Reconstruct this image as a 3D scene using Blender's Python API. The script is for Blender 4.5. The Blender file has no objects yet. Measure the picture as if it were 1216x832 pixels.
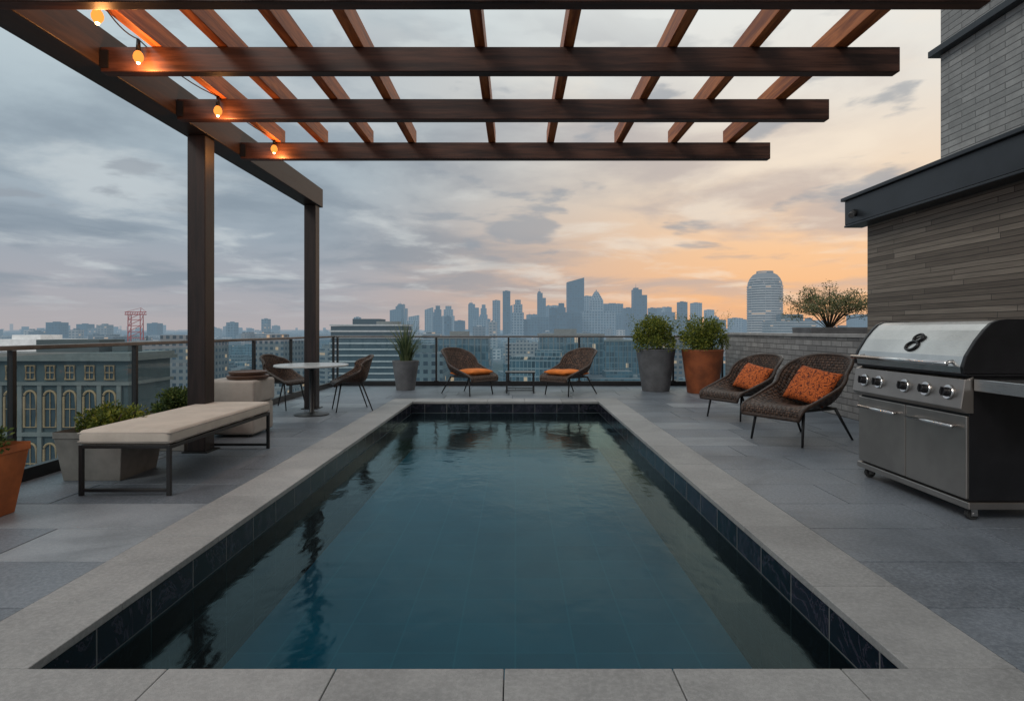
import bpy, bmesh, math, random
from mathutils import Vector, Matrix, Euler
R = random.Random(11)
scene = bpy.context.scene
scene.view_settings.view_transform = 'Standard'
scene.view_settings.look = 'None'
scene.view_settings.exposure = 0
COL = scene.collection
rad = math.radians

def lin(h):
    h = h.lstrip('#')
    o = []
    for i in (0, 2, 4):
        c = int(h[i:i+2], 16)/255
        o.append(c/12.92 if c <= 0.04045 else ((c+0.055)/1.055)**2.4)
    return tuple(o)

# ------------------------------------------------------------------ nodes
class NT:
    def __init__(s, tree):
        s.t = tree; tree.nodes.clear()
    def n(s, ty, **kw):
        nd = s.t.nodes.new(ty)
        for k, v in kw.items(): setattr(nd, k, v)
        return nd
    def put(s, sock, v):
        if v is None: return
        if isinstance(v, bpy.types.NodeSocket): s.t.links.new(v, sock)
        else:
            if isinstance(v, (tuple, list)) and sock.type == 'RGBA' and len(v) == 3: v = (*v, 1)
            sock.default_value = v
    def m(s, op, a, b=None, c=None, clamp=False):
        nd = s.n('ShaderNodeMath', operation=op, use_clamp=clamp)
        s.put(nd.inputs[0], a); s.put(nd.inputs[1], b); s.put(nd.inputs[2], c)
        return nd.outputs[0]
    def mix(s, f, a, b, bt='MIX'):
        nd = s.n('ShaderNodeMix', data_type='RGBA', blend_type=bt)
        s.put(nd.inputs[0], f); s.put(nd.inputs[6], a); s.put(nd.inputs[7], b)
        return nd.outputs[2]
    def sep(s, v):
        nd = s.n('ShaderNodeSeparateXYZ'); s.put(nd.inputs[0], v); return nd.outputs
    def comb(s, x, y, z):
        nd = s.n('ShaderNodeCombineXYZ')
        s.put(nd.inputs[0], x); s.put(nd.inputs[1], y); s.put(nd.inputs[2], z); return nd.outputs[0]
    def noise(s, v, sc, det=4, ro=0.5, dist=0.0):
        nd = s.n('ShaderNodeTexNoise')
        s.put(nd.inputs['Vector'], v)
        nd.inputs['Scale'].default_value = sc; nd.inputs['Detail'].default_value = det
        nd.inputs['Roughness'].default_value = ro; nd.inputs['Distortion'].default_value = dist
        return nd.outputs[0]
    def wn(s, v):
        nd = s.n('ShaderNodeTexWhiteNoise', noise_dimensions='3D'); s.put(nd.inputs['Vector'], v)
        return nd.outputs[0]
    def ramp(s, f, stops):
        nd = s.n('ShaderNodeValToRGB'); cr = nd.color_ramp
        while len(cr.elements) < len(stops): cr.elements.new(0.5)
        for e, (p, c) in zip(cr.elements, stops):
            e.position = p
            e.color = (*c, 1) if isinstance(c, tuple) else (c, c, c, 1)
        s.put(nd.inputs[0], f)
        return nd.outputs[0]
    def sm(s, v, a, b, lo=0.0, hi=1.0):
        nd = s.n('ShaderNodeMapRange', interpolation_type='SMOOTHSTEP')
        s.put(nd.inputs[0], v); nd.inputs[1].default_value = a; nd.inputs[2].default_value = b
        nd.inputs[3].default_value = lo; nd.inputs[4].default_value = hi
        return nd.outputs[0]
    def pos(s): return s.n('ShaderNodeNewGeometry').outputs['Position']
    def nor(s): return s.n('ShaderNodeNewGeometry').outputs['Normal']
    def isl(s): return s.n('ShaderNodeNewGeometry').outputs['Random Per Island']
    def tc(s, k='Object'): return s.n('ShaderNodeTexCoord').outputs[k]
    def bump(s, h, st=0.3, d=0.01):
        nd = s.n('ShaderNodeBump'); nd.inputs['Strength'].default_value = st
        nd.inputs['Distance'].default_value = d; s.put(nd.inputs['Height'], h)
        return nd.outputs[0]
    def scale(s, v, k):
        nd = s.n('ShaderNodeVectorMath', operation='MULTIPLY'); s.put(nd.inputs[0], v)
        nd.inputs[1].default_value = k if isinstance(k, tuple) else (k, k, k)
        return nd.outputs[0]
    def bsdf(s, color, rough=0.5, metal=0.0, normal=None, spec=None, **kw):
        nd = s.n('ShaderNodeBsdfPrincipled')
        s.put(nd.inputs['Base Color'], color); s.put(nd.inputs['Roughness'], rough)
        s.put(nd.inputs['Metallic'], metal); s.put(nd.inputs['Normal'], normal)
        if spec is not None: s.put(nd.inputs['Specular IOR Level'], spec)
        for k, v in kw.items(): s.put(nd.inputs[k.replace('_', ' ')], v)
        return nd.outputs[0]
    def out(s, sh):
        o = s.n('ShaderNodeOutputMaterial'); s.t.links.new(sh, o.inputs[0])

def mat(name, fn, nolight=False):
    m = bpy.data.materials.new(name); m.use_nodes = True
    nt = NT(m.node_tree); nt.out(fn(nt))
    if nolight: m.cycles.emission_sampling = 'NONE'
    return m

def simple(name, c, rough=0.5, metal=0.0, var=0.15, nsc=6, bst=0.15, spec=None):
    def f(t):
        p = t.tc('Object')
        n1 = t.noise(p, nsc, 4, 0.6)
        c2 = t.mix(t.sm(n1, 0.3, 0.7), tuple(x*(1-var) for x in c), tuple(min(1, x*(1+var)) for x in c))
        rr = t.m('ADD', rough-0.06, t.m('MULTIPLY', n1, 0.12))
        return t.bsdf(c2, rr, metal, t.bump(t.noise(p, nsc*12, 2), bst, 0.003), spec)
    return mat(name, f)

def tiles(t, su, sv, gw, stag='half', wall=False, bev=None):
    x, y, z = t.sep(t.pos())
    if wall: u = t.m('ADD', x, y); v = z
    else: u = x; v = y
    uu = t.m('DIVIDE', u, su); vv = t.m('DIVIDE', t.m('ADD', v, 100*sv), sv)
    row = t.m('FLOOR', vv)
    if stag == 'half': uu = t.m('ADD', uu, t.m('MULTIPLY', t.m('MODULO', row, 2), 0.5))
    elif stag == 'rand': uu = t.m('ADD', uu, t.m('MULTIPLY', t.wn(t.comb(row, 3.3, 1.1)), 7.0))
    fu = t.m('FRACT', uu); fv = t.m('FRACT', vv)
    du = t.m('MULTIPLY', t.m('MINIMUM', fu, t.m('SUBTRACT', 1, fu)), su)
    dv = t.m('MULTIPLY', t.m('MINIMUM', fv, t.m('SUBTRACT', 1, fv)), sv)
    d = t.m('MINIMUM', du, dv)
    g = t.sm(d, gw*0.4, gw, 1.0, 0.0)
    return t.wn(t.comb(t.m('FLOOR', uu), row, 0.5)), g, u, v

def slab_mat(name, ca, cb, cc, rough=0.5, stain=0.0):
    def f(t):
        p = t.pos(); r = t.isl()
        base = t.ramp(r, [(0.0, ca), (0.4, cb), (0.75, cb), (1.0, cc)])
        n1 = t.noise(p, 2.2, 5, 0.65, 0.4); n2 = t.noise(p, 45, 3, 0.7); n3 = t.noise(p, 260, 1, 0.5)
        c = t.mix(t.sm(n1, 0.3, 0.72), t.mix(0.32, base, (0.02, 0.025, 0.03)), base)
        c = t.mix(t.sm(n2, 0.35, 0.7, 0, 0.35), c, tuple(min(1, x*1.25) for x in cc))
        c = t.mix(t.sm(n3, 0.5, 0.75, 0, 0.40), c, tuple(x*0.35 for x in ca))
        if stain:
            n4 = t.noise(p, 0.8, 4, 0.6, 1.0)
            c = t.mix(t.sm(n4, 0.48, 0.66, 0, stain), c, tuple(x*0.45 for x in ca))
        rr = t.m('ADD', rough-0.14, t.m('MULTIPLY', n1, 0.3))
        h = t.m('ADD', t.m('MULTIPLY', n2, 0.6), t.m('MULTIPLY', n3, 0.3))
        return t.bsdf(c, rr, 0, t.bump(h, 0.35, 0.004), 0.45)
    return mat(name, f)

M = {}
M['slate'] = slab_mat('slate_paver', (0.098, 0.116, 0.140), (0.145, 0.166, 0.194), (0.28, 0.302, 0.325), 0.44, 0.42)
M['coping'] = slab_mat('granite_coping', (0.245, 0.243, 0.238), (0.295, 0.292, 0.285), (0.345, 0.340, 0.332), 0.60, 0.22)
M['grout'] = simple('dark_grout', (0.03, 0.032, 0.035), 0.9)

def f(t):
    r, g, u, v = tiles(t, 0.40, 0.20, 0.006, None, True)
    p = t.pos(); z = t.sep(p)[2]
    n1 = t.noise(p, 3.0, 6, 0.65, 1.6)
    vein = t.sm(t.m('ABSOLUTE', t.m('SUBTRACT', n1, 0.5)), 0.0, 0.03, 1, 0)
    c = t.mix(r, (0.003, 0.004, 0.007), (0.010, 0.010, 0.017))
    c = t.mix(t.m('MULTIPLY', vein, 0.35), c, (0.09, 0.075, 0.11))
    c = t.mix(g, c, (0.15, 0.15, 0.15))
    above_water = t.sm(z, -0.225, -0.195)
    c = t.mix(above_water, t.mix(0.6, c, (0.001, 0.004, 0.007)), c)  # tile colour darker below the waterline, mask is full above it
    sp = t.m('MULTIPLY', above_water, 0.26)
    return t.bsdf(c, t.m('ADD', t.m('SUBTRACT', 0.62, t.m('MULTIPLY', above_water, 0.47)), t.m('MULTIPLY', g, 0.3)), 0, t.bump(t.m('SUBTRACT', 1, g), 0.4, 0.003), sp)
M['pooltile'] = mat('dark_marble_pool_tile', f)

def f(t):
    r, g, u, v = tiles(t, 0.40, 0.40, 0.008, None, False)
    c = t.mix(r, (0.004, 0.135, 0.200), (0.007, 0.158, 0.230))
    n1 = t.noise(t.pos(), 1.3, 5, 0.6)
    c = t.mix(t.sm(n1, 0.3, 0.7, 0, 0.5), c, (0.003, 0.095, 0.150))
    c = t.mix(t.m('MULTIPLY', g, 0.30), c, (0.02, 0.24, 0.31))
    return t.bsdf(c, 0.5, 0, None, 0.0)
M['poolfloor'] = mat('teal_pool_floor_mosaic', f)

def f(t):
    p = t.pos()
    h = t.m('ADD', t.noise(t.scale(p, (1.0, 0.55, 1)), 2.4, 3, 0.5, 0.5), t.m('MULTIPLY', t.noise(p, 8.0, 2, 0.5), 0.22))
    nb = t.bump(h, 0.32, 0.03)
    fr = t.n('ShaderNodeFresnel'); fr.inputs['IOR'].default_value = 1.44; t.put(fr.inputs['Normal'], nb)
    fac = t.m('MULTIPLY', t.m('POWER', fr.outputs[0], 1.32), 1.25, clamp=True)
    tr = t.n('ShaderNodeBsdfTransparent'); t.put(tr.inputs[0], (0.42, 0.82, 0.88))
    gl = t.n('ShaderNodeBsdfGlossy'); gl.inputs['Roughness'].default_value = 0.10
    t.put(gl.inputs['Color'], (0.66, 0.92, 0.96)); t.put(gl.inputs['Normal'], nb)
    mx = t.n('ShaderNodeMixShader'); t.put(mx.inputs[0], fac)
    t.put(mx.inputs[1], tr.outputs[0]); t.put(mx.inputs[2], gl.outputs[0])
    return mx.outputs[0]
M['water'] = mat('pool_water', f)

def f(t):
    lw = t.n('ShaderNodeLayerWeight'); lw.inputs[0].default_value = 0.5
    fac = t.m('ADD', 0.04, t.m('MULTIPLY', t.m('POWER', lw.outputs['Facing'], 4.0), 0.45))
    tr = t.n('ShaderNodeBsdfTransparent'); t.put(tr.inputs[0], (0.74, 0.87, 0.90))
    gl = t.n('ShaderNodeBsdfGlossy'); gl.inputs['Roughness'].default_value = 0.02
    mx = t.n('ShaderNodeMixShader'); t.put(mx.inputs[0], fac)
    t.put(mx.inputs[1], tr.outputs[0]); t.put(mx.inputs[2], gl.outputs[0])
    return mx.outputs[0]
M['glass'] = mat('railing_glass', f)

def woodmat(name, ca, cb, axis, rough=0.42):
    def f(t):
        k = {'x': (0.6, 9, 9), 'y': (9, 0.6, 9), 'z': (9, 9, 0.6)}[axis]
        p = t.scale(t.pos(), k)
        n1 = t.noise(p, 2.0, 6, 0.62, 0.6); n2 = t.noise(p, 9, 3, 0.6)
        c = t.mix(t.sm(n1, 0.32, 0.68), ca, cb)
        c = t.mix(t.sm(n2, 0.4, 0.75, 0, 0.3), c, tuple(x*0.5 for x in ca))
        return t.bsdf(c, t.m('ADD', rough-0.08, t.m('MULTIPLY', n1, 0.2)), 0, t.bump(n1, 0.25, 0.004), 0.3)
    return mat(name, f)
M['beamx'] = woodmat('dark_stained_cross_beam', (0.030, 0.0135, 0.010), (0.100, 0.044, 0.029), 'x')
M['beamy'] = woodmat('dark_stained_side_beam', (0.022, 0.014, 0.012), (0.046, 0.029, 0.023), 'y')
M['post'] = woodmat('dark_stained_post', (0.010, 0.007, 0.007), (0.024, 0.015, 0.014), 'z')
M['rafter'] = woodmat('glow_tinted_rafter', (0.24, 0.060, 0.018), (0.60, 0.20, 0.065), 'y', 0.5)  # warm wood tone, with the orange glow on the rafters put into the colour

def f(t):
    r, g, u, v = tiles(t, 1.7, 0.062, 0.004, 'rand', True)
    p = t.comb(t.m('MULTIPLY', u, 0.8), t.m('MULTIPLY', v, 22), 0)
    n1 = t.noise(p, 2.5, 6, 0.6, 0.4)
    c = t.ramp(r, [(0, (0.115, 0.092, 0.073)), (0.5, (0.185, 0.152, 0.122)), (1, (0.27, 0.228, 0.185))])
    c = t.mix(t.sm(n1, 0.3, 0.7), t.mix(0.45, c, (0.03, 0.025, 0.02)), c)
    c = t.mix(g, c, (0.020, 0.017, 0.015))
    return t.bsdf(c, 0.65, 0, t.bump(t.m('SUBTRACT', t.m('MULTIPLY', r, 0.6), g), 0.8, 0.01))
M['cladding'] = mat('weathered_timber_cladding', f)

def brick(name, su, sv, ca, cb, gc, gw=0.012):
    def f(t):
        r, g, u, v = tiles(t, su, sv, gw, 'half', True)
        n1 = t.noise(t.pos(), 5, 5, 0.65); n2 = t.noise(t.pos(), 60, 2, 0.6)
        c = t.mix(r, ca, cb)
        c = t.mix(t.sm(n1, 0.3, 0.7, 0, 0.5), c, tuple(x*0.6 for x in ca))
        c = t.mix(g, c, gc)
        h = t.m('SUBTRACT', t.m('ADD', t.m('MULTIPLY', n2, 0.4), t.m('MULTIPLY', r, 0.4)), g)
        return t.bsdf(c, 0.8, 0, t.bump(h, 0.7, 0.008))
    return mat(name, f)
M['brickwall'] = brick('grey_parapet_brick', 0.30, 0.095, (0.21, 0.20, 0.195), (0.35, 0.335, 0.32), (0.11, 0.105, 0.10), 0.010)
M['brickup'] = brick('slim_grey_brick', 0.42, 0.075, (0.26, 0.26, 0.255), (0.37, 0.365, 0.355), (0.17, 0.168, 0.165), 0.009)
M['fascia'] = simple('dark_metal_fascia', (0.028, 0.032, 0.038), 0.4, 0.3, 0.2, 2)
M['black'] = simple('black_powder_coat', (0.012, 0.012, 0.013), 0.42, 0.2)
M['railm'] = simple('brushed_rail_metal', (0.16, 0.15, 0.145), 0.35, 0.8)
M['capstone'] = simple('grey_capstone', (0.30, 0.29, 0.28), 0.8)
M['fabric'] = simple('beige_upholstery', (0.46, 0.41, 0.355), 0.95, 0, 0.08, 5, 0.5)
M['fabric2'] = simple('light_stone_upholstery', (0.33, 0.30, 0.27), 0.95, 0, 0.10, 5, 0.5)
M['woodbowl'] = simple('dark_walnut', (0.075, 0.038, 0.024), 0.45)
M['terra'] = simple('orange_rusted_planter', (0.42, 0.115, 0.028), 0.6, 0, 0.35, 3, 0.4)
M['terrad'] = simple('burnt_orange_planter', (0.25, 0.068, 0.022), 0.6, 0, 0.35, 3, 0.4)
M['greypot'] = simple('grey_concrete_planter', (0.11, 0.112, 0.118), 0.75, 0, 0.22, 4, 0.4)
M['taupepot'] = simple('taupe_concrete_planter', (0.18, 0.165, 0.15), 0.8, 0, 0.22, 4, 0.4)
M['soil'] = simple('potting_soil', (0.03, 0.022, 0.016), 0.95)
M['tabletop'] = simple('pale_stone_table_top', (0.42, 0.44, 0.44), 0.25, 0, 0.05, 4, 0.05)
M['stem'] = simple('woody_stem', (0.07, 0.05, 0.035), 0.9)

def steel(name, c, rough):
    def f(t):
        p = t.scale(t.tc('Object'), (3, 3, 160))
        n1 = t.noise(p, 2, 3, 0.6); n2 = t.noise(t.tc('Object'), 2.5, 3, 0.6)
        cc = t.mix(t.sm(n2, 0.3, 0.7), tuple(x*0.82 for x in c), c)
        return t.bsdf(cc, t.m('ADD', rough-0.05, t.m('MULTIPLY', n1, 0.12)), 1.0, t.bump(n1, 0.06, 0.001))
    return mat(name, f)
M['steel'] = steel('brushed_stainless_steel', (0.66, 0.645, 0.63), 0.28)
M['steeld'] = steel('satin_taupe_steel', (0.42, 0.385, 0.355), 0.36)
M['chrome'] = steel('polished_chrome', (0.78, 0.77, 0.76), 0.12)
M['castiron'] = simple('black_enamel', (0.014, 0.014, 0.016), 0.3, 0.3)
M['rubber'] = simple('black_rubber', (0.02, 0.02, 0.02), 0.8)

def f(t):
    uv = t.tc('UV'); u, v, _ = t.sep(uv)
    u = t.m('MULTIPLY', u, 26); v = t.m('MULTIPLY', v, 38)
    par = t.m('MODULO', t.m('ADD', t.m('FLOOR', u), t.m('FLOOR', v)), 2)
    a = t.m('SINE', t.m('MULTIPLY', t.m('FRACT', u), math.pi)); b = t.m('SINE', t.m('MULTIPLY', t.m('FRACT', v), math.pi))
    h = t.m('ADD', t.m('MULTIPLY', par, a), t.m('MULTIPLY', t.m('SUBTRACT', 1, par), b))
    r = t.wn(t.comb(t.m('FLOOR', u), t.m('FLOOR', v), 0))
    c = t.mix(r, (0.032, 0.017, 0.011), (0.13, 0.072, 0.046))
    c = t.mix(t.sm(h, 0.15, 0.85), (0.005, 0.003, 0.002), c)
    return t.bsdf(c, 0.5, 0, t.bump(h, 0.9, 0.008), 0.35)
M['rattan'] = mat('woven_brown_rattan', f)
M['rattanrim'] = simple('brown_rattan_binding', (0.042, 0.024, 0.016), 0.5, 0, 0.4, 30)

def f(t):
    p = t.tc('Object')
    n1 = t.noise(p, 13, 1, 0.5, 2.2); n2 = t.noise(p, 160, 2)
    line = t.sm(t.m('ABSOLUTE', t.m('SUBTRACT', n1, 0.5)), 0.03, 0.055, 1, 0)
    c = t.mix(line, (0.60, 0.130, 0.025), (0.10, 0.018, 0.008))
    return t.bsdf(c, 0.9, 0, t.bump(n2, 0.4, 0.002))
M['orangepat'] = mat('patterned_orange_fabric', f)
M['orange'] = simple('orange_fabric', (0.64, 0.17, 0.025), 0.9, 0, 0.15, 6, 0.4)

def leafmat(name, stops):
    def f(t):
        c = t.ramp(t.isl(), stops)
        b = t.bsdf(c, 0.55, 0, None, 0.3)
        tl = t.n('ShaderNodeBsdfTranslucent'); t.put(tl.inputs[0], c)
        mx = t.n('ShaderNodeMixShader'); mx.inputs[0].default_value = 0.3
        t.put(mx.inputs[1], b); t.put(mx.inputs[2], tl.outputs[0])
        return mx.outputs[0]
    return mat(name, f)
M['leafa'] = leafmat('olive_green_leaves', [(0, (0.035, 0.06, 0.012)), (0.5, (0.11, 0.145, 0.022)), (0.85, (0.22, 0.235, 0.035)), (1, (0.34, 0.31, 0.05))])
M['leafb'] = leafmat('deep_green_leaves', [(0, (0.02, 0.04, 0.012)), (0.5, (0.055, 0.09, 0.022)), (0.85, (0.11, 0.15, 0.035)), (1, (0.19, 0.22, 0.05))])
M['leafc'] = leafmat('pale_flowering_leaves', [(0, (0.05, 0.07, 0.025)), (0.5, (0.14, 0.16, 0.06)), (0.8, (0.28, 0.27, 0.14)), (1, (0.5, 0.46, 0.32))])
M['blade'] = leafmat('grey_green_blades', [(0, (0.035, 0.06, 0.03)), (0.6, (0.085, 0.12, 0.055)), (1, (0.18, 0.21, 0.10))])

def f(t):
    e = t.n('ShaderNodeEmission'); t.put(e.inputs[0], (1.0, 0.29, 0.05)); e.inputs[1].default_value = 1.6
    return e.outputs[0]
M['bulb'] = mat('warm_glowing_bulb', f, True)
def f(t):
    e = t.n('ShaderNodeEmission'); t.put(e.inputs[0], (1.0, 0.62, 0.25)); e.inputs[1].default_value = 14
    return e.outputs[0]
M['filament'] = mat('bright_filament', f, True)

def haze(t, sh, D=2300.0, mx_=0.9):  # aerial haze painted into the material: glowing haze colour grows with distance
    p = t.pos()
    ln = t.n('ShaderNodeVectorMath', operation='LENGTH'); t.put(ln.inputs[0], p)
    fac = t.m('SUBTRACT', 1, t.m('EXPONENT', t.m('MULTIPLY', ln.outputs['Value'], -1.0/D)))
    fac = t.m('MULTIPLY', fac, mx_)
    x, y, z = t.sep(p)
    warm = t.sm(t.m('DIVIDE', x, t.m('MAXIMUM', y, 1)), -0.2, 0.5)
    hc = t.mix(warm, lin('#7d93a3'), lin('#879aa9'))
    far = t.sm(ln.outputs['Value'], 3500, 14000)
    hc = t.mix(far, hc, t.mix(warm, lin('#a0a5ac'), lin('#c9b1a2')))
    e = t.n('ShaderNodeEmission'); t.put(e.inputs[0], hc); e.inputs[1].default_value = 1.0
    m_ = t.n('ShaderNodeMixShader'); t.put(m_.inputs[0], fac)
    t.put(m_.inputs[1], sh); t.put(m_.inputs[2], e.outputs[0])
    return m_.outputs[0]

def facade(name, walls, glass, su, sv, wu, wv, useisl=False, D=2300.0, mx_=0.9, lit=0.95):
    def f(t):
        p = t.tc('Object'); x, y, z = t.sep(p)
        if useisl: rnd = t.isl()
        else: rnd = t.n('ShaderNodeObjectInfo').outputs['Random']
        fu = t.m('FRACT', t.m('DIVIDE', t.m('ADD', t.m('ADD', x, y), 500), su))
        fv = t.m('FRACT', t.m('DIVIDE', z, sv))
        a = t.m('LESS_THAN', t.m('ABSOLUTE', t.m('SUBTRACT', fu, 0.5)), wu/2)
        b = t.m('LESS_THAN', t.m('ABSOLUTE', t.m('SUBTRACT', fv, 0.5)), wv/2)
        nz = t.m('ABSOLUTE', t.sep(t.nor())[2])
        side = t.m('LESS_THAN', nz, 0.5)
        win = t.m('MULTIPLY', t.m('MULTIPLY', a, b), side)
        wc = t.ramp(rnd, walls)
        n1 = t.noise(p, 0.12, 3, 0.6)
        wc = t.mix(t.sm(n1, 0.3, 0.7, 0, 0.35), wc, (0.05, 0.06, 0.07))
        wc = t.mix(t.m('SUBTRACT', 1, side), wc, t.mix(rnd, (0.08, 0.10, 0.12), (0.20, 0.21, 0.22)))
        cell = t.wn(t.comb(t.m('FLOOR', t.m('DIVIDE', t.m('ADD', t.m('ADD', x, y), 500), su)), t.m('FLOOR', t.m('DIVIDE', z, sv)), rnd))
        gc = t.mix(cell, tuple(q*0.5 for q in glass), tuple(q*1.6 for q in glass))
        li = t.m('MULTIPLY', t.m('GREATER_THAN', cell, lit), win)
        c = t.mix(win, wc, gc)
        sh = t.bsdf(c, t.m('SUBTRACT', 0.8, t.m('MULTIPLY', win, 0.6)), 0, None, None,
                    Emission_Color=(1, 0.6, 0.28), Emission_Strength=t.m('MULTIPLY', li, 0.45))
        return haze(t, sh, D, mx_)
    return mat(name, f, True)
W1 = [(0, (0.06, 0.095, 0.12)), (0.3, (0.14, 0.19, 0.21)), (0.6, (0.26, 0.29, 0.30)), (0.8, (0.20, 0.17, 0.155)), (1, (0.46, 0.47, 0.47))]
W2 = [(0, (0.05, 0.09, 0.11)), (0.5, (0.11, 0.18, 0.22)), (1, (0.25, 0.32, 0.35))]
M['fac0'] = facade('stucco_facade', W1, (0.04, 0.06, 0.08), 3.4, 3.4, 0.55, 0.5)
M['fac1'] = facade('ribbon_window_facade', W1, (0.035, 0.06, 0.08), 6.0, 3.6, 0.94, 0.5)
M['fac2'] = facade('curtain_wall_facade', W2, (0.04, 0.09, 0.12), 1.9, 3.8, 0.84, 0.82, lit=0.975)
M['facfar'] = facade('distant_facade', [(0, (0.06, 0.08, 0.1)), (0.5, (0.17, 0.18, 0.19)), (0.85, (0.34, 0.33, 0.31)), (1, (0.6, 0.58, 0.56))], (0.04, 0.07, 0.09), 8, 6, 0.6, 0.5, True, 2200.0, 0.9, 0.97)
M['facsky'] = facade('skyscraper_facade', [(0, (0.02, 0.06, 0.10)), (0.6, (0.08, 0.15, 0.20)), (1, (0.30, 0.36, 0.40))], (0.02, 0.06, 0.10), 11, 10, 0.62, 0.6, False, 3300.0, 0.9, 2.0)

def flatfac(name, c, D=2300.0):
    def f(t):
        n1 = t.noise(t.tc('Object'), 0.6, 3, 0.6)
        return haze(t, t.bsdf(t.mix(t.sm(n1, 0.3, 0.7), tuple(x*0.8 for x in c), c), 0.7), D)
    return mat(name, f, True)
M['cream'] = flatfac('pale_stone_facade', (0.18, 0.19, 0.18))
M['teal'] = flatfac('teal_grey_facade', (0.058, 0.083, 0.088))
M['gold'] = flatfac('gilded_frame', (0.44, 0.30, 0.16))
M['wht'] = flatfac('white_stucco', (0.50, 0.52, 0.52))
M['brightwhite'] = flatfac('bright_white_stucco', (0.80, 0.80, 0.79))
M['dglass'] = flatfac('dark_city_glass', (0.030, 0.055, 0.07))
M['cranered'] = flatfac('red_crane_paint', (0.45, 0.07, 0.06), 3000)

def f(t):
    p = t.pos()
    n1 = t.noise(p, 0.006, 5, 0.7); n2 = t.noise(p, 0.05, 3, 0.7)
    c = t.mix(t.sm(n1, 0.4, 0.6), (0.035, 0.05, 0.035), (0.09, 0.10, 0.11))
    c = t.mix(t.sm(n2, 0.5, 0.7, 0, 0.5), c, (0.16, 0.16, 0.16))
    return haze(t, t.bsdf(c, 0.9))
M['ground'] = mat('city_ground', f, True)

# ------------------------------------------------------------------ mesh helpers
def box(bm, x0, x1, y0, y1, z0, z1):
    vs = [bm.verts.new((x, y, z)) for z in (z0, z1) for x, y in ((x0, y0), (x1, y0), (x1, y1), (x0, y1))]
    for q in ((3, 2, 1, 0), (4, 5, 6, 7), (0, 1, 5, 4), (1, 2, 6, 5), (2, 3, 7, 6), (3, 0, 4, 7)):
        bm.faces.new([vs[i] for i in q])
def frustum(bm, a, b, z0, z1):
    vs = []
    for (x0, x1, y0, y1), z in ((a, z0), (b, z1)):
        vs += [bm.verts.new((x, y, z)) for x, y in ((x0, y0), (x1, y0), (x1, y1), (x0, y1))]
    for q in ((3, 2, 1, 0), (4, 5, 6, 7), (0, 1, 5, 4), (1, 2, 6, 5), (2, 3, 7, 6), (3, 0, 4, 7)):
        bm.faces.new([vs[i] for i in q])
def cyl(bm, p0, p1, r0, r1=None, seg=12, cap=True):
    r1 = r0 if r1 is None else r1
    p0 = Vector(p0); p1 = Vector(p1); d = (p1-p0).normalized()
    a = d.cross(Vector((0, 0, 1)))
    if a.length < 1e-3: a = Vector((1, 0, 0))
    a.normalize(); b = d.cross(a)
    A = []; B = []
    for i in range(seg):
        th = 2*math.pi*i/seg; o = a*math.cos(th)+b*math.sin(th)
        A.append(bm.verts.new(p0+o*r0)); B.append(bm.verts.new(p1+o*r1))
    for i in range(seg):
        j = (i+1) % seg; bm.faces.new((A[i], B[i], B[j], A[j]))
    if cap:
        bm.faces.new(A); bm.faces.new(B[::-1])
def tube(bm, pts, r, seg=8, closed=False):
    pts = [Vector(p) for p in pts]; n = len(pts); rings = []
    for i, p in enumerate(pts):
        if closed: d = pts[(i+1) % n]-pts[i-1]
        else: d = pts[min(i+1, n-1)]-pts[max(i-1, 0)]
        d.normalize(); a = d.cross(Vector((0, 0, 1)))
        if a.length < 0.05: a = d.cross(Vector((1, 0, 0)))
        a.normalize(); b = d.cross(a)
        rings.append([bm.verts.new(p+(a*math.cos(2*math.pi*k/seg)+b*math.sin(2*math.pi*k/seg))*r) for k in range(seg)])
    m = n if closed else n-1
    for i in range(m):
        A = rings[i]; B = rings[(i+1) % n]
        for k in range(seg):
            l = (k+1) % seg; bm.faces.new((A[k], A[l], B[l], B[k]))
    if not closed:
        bm.faces.new(rings[0][::-1]); bm.faces.new(rings[-1])
def lathe(bm, prof, c=(0, 0, 0), seg=32):
    rings = []
    for r, z in prof:
        rings.append([bm.verts.new((c[0]+r*math.cos(2*math.pi*k/seg), c[1]+r*math.sin(2*math.pi*k/seg), c[2]+z)) for k in range(seg)])
    for A, B in zip(rings, rings[1:]):
        for k in range(seg):
            l = (k+1) % seg; bm.faces.new((A[k], A[l], B[l], B[k]))
    bm.faces.new(rings[0][::-1]); bm.faces.new(rings[-1])
def extr(bm, prof, y0, y1):
    A = [bm.verts.new((x, y0, z)) for x, z in prof]; B = [bm.verts.new((x, y1, z)) for x, z in prof]
    n = len(prof)
    for i in range(n):
        j = (i+1) % n; bm.faces.new((A[i], A[j], B[j], B[i]))
    bm.faces.new(A[::-1]); bm.faces.new(B)
def surf(bm, fn, nu, nv):
    uvl = bm.loops.layers.uv.verify()
    g = [[bm.verts.new(fn(i/nu, j/nv)) for i in range(nu+1)] for j in range(nv+1)]
    for j in range(nv):
        for i in range(nu):
            fc = bm.faces.new((g[j][i], g[j][i+1], g[j+1][i+1], g[j+1][i]))
            for lp, (a, b) in zip(fc.loops, ((i, j), (i+1, j), (i+1, j+1), (i, j+1))):
                lp[uvl].uv = (a/nu, b/nv)
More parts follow.
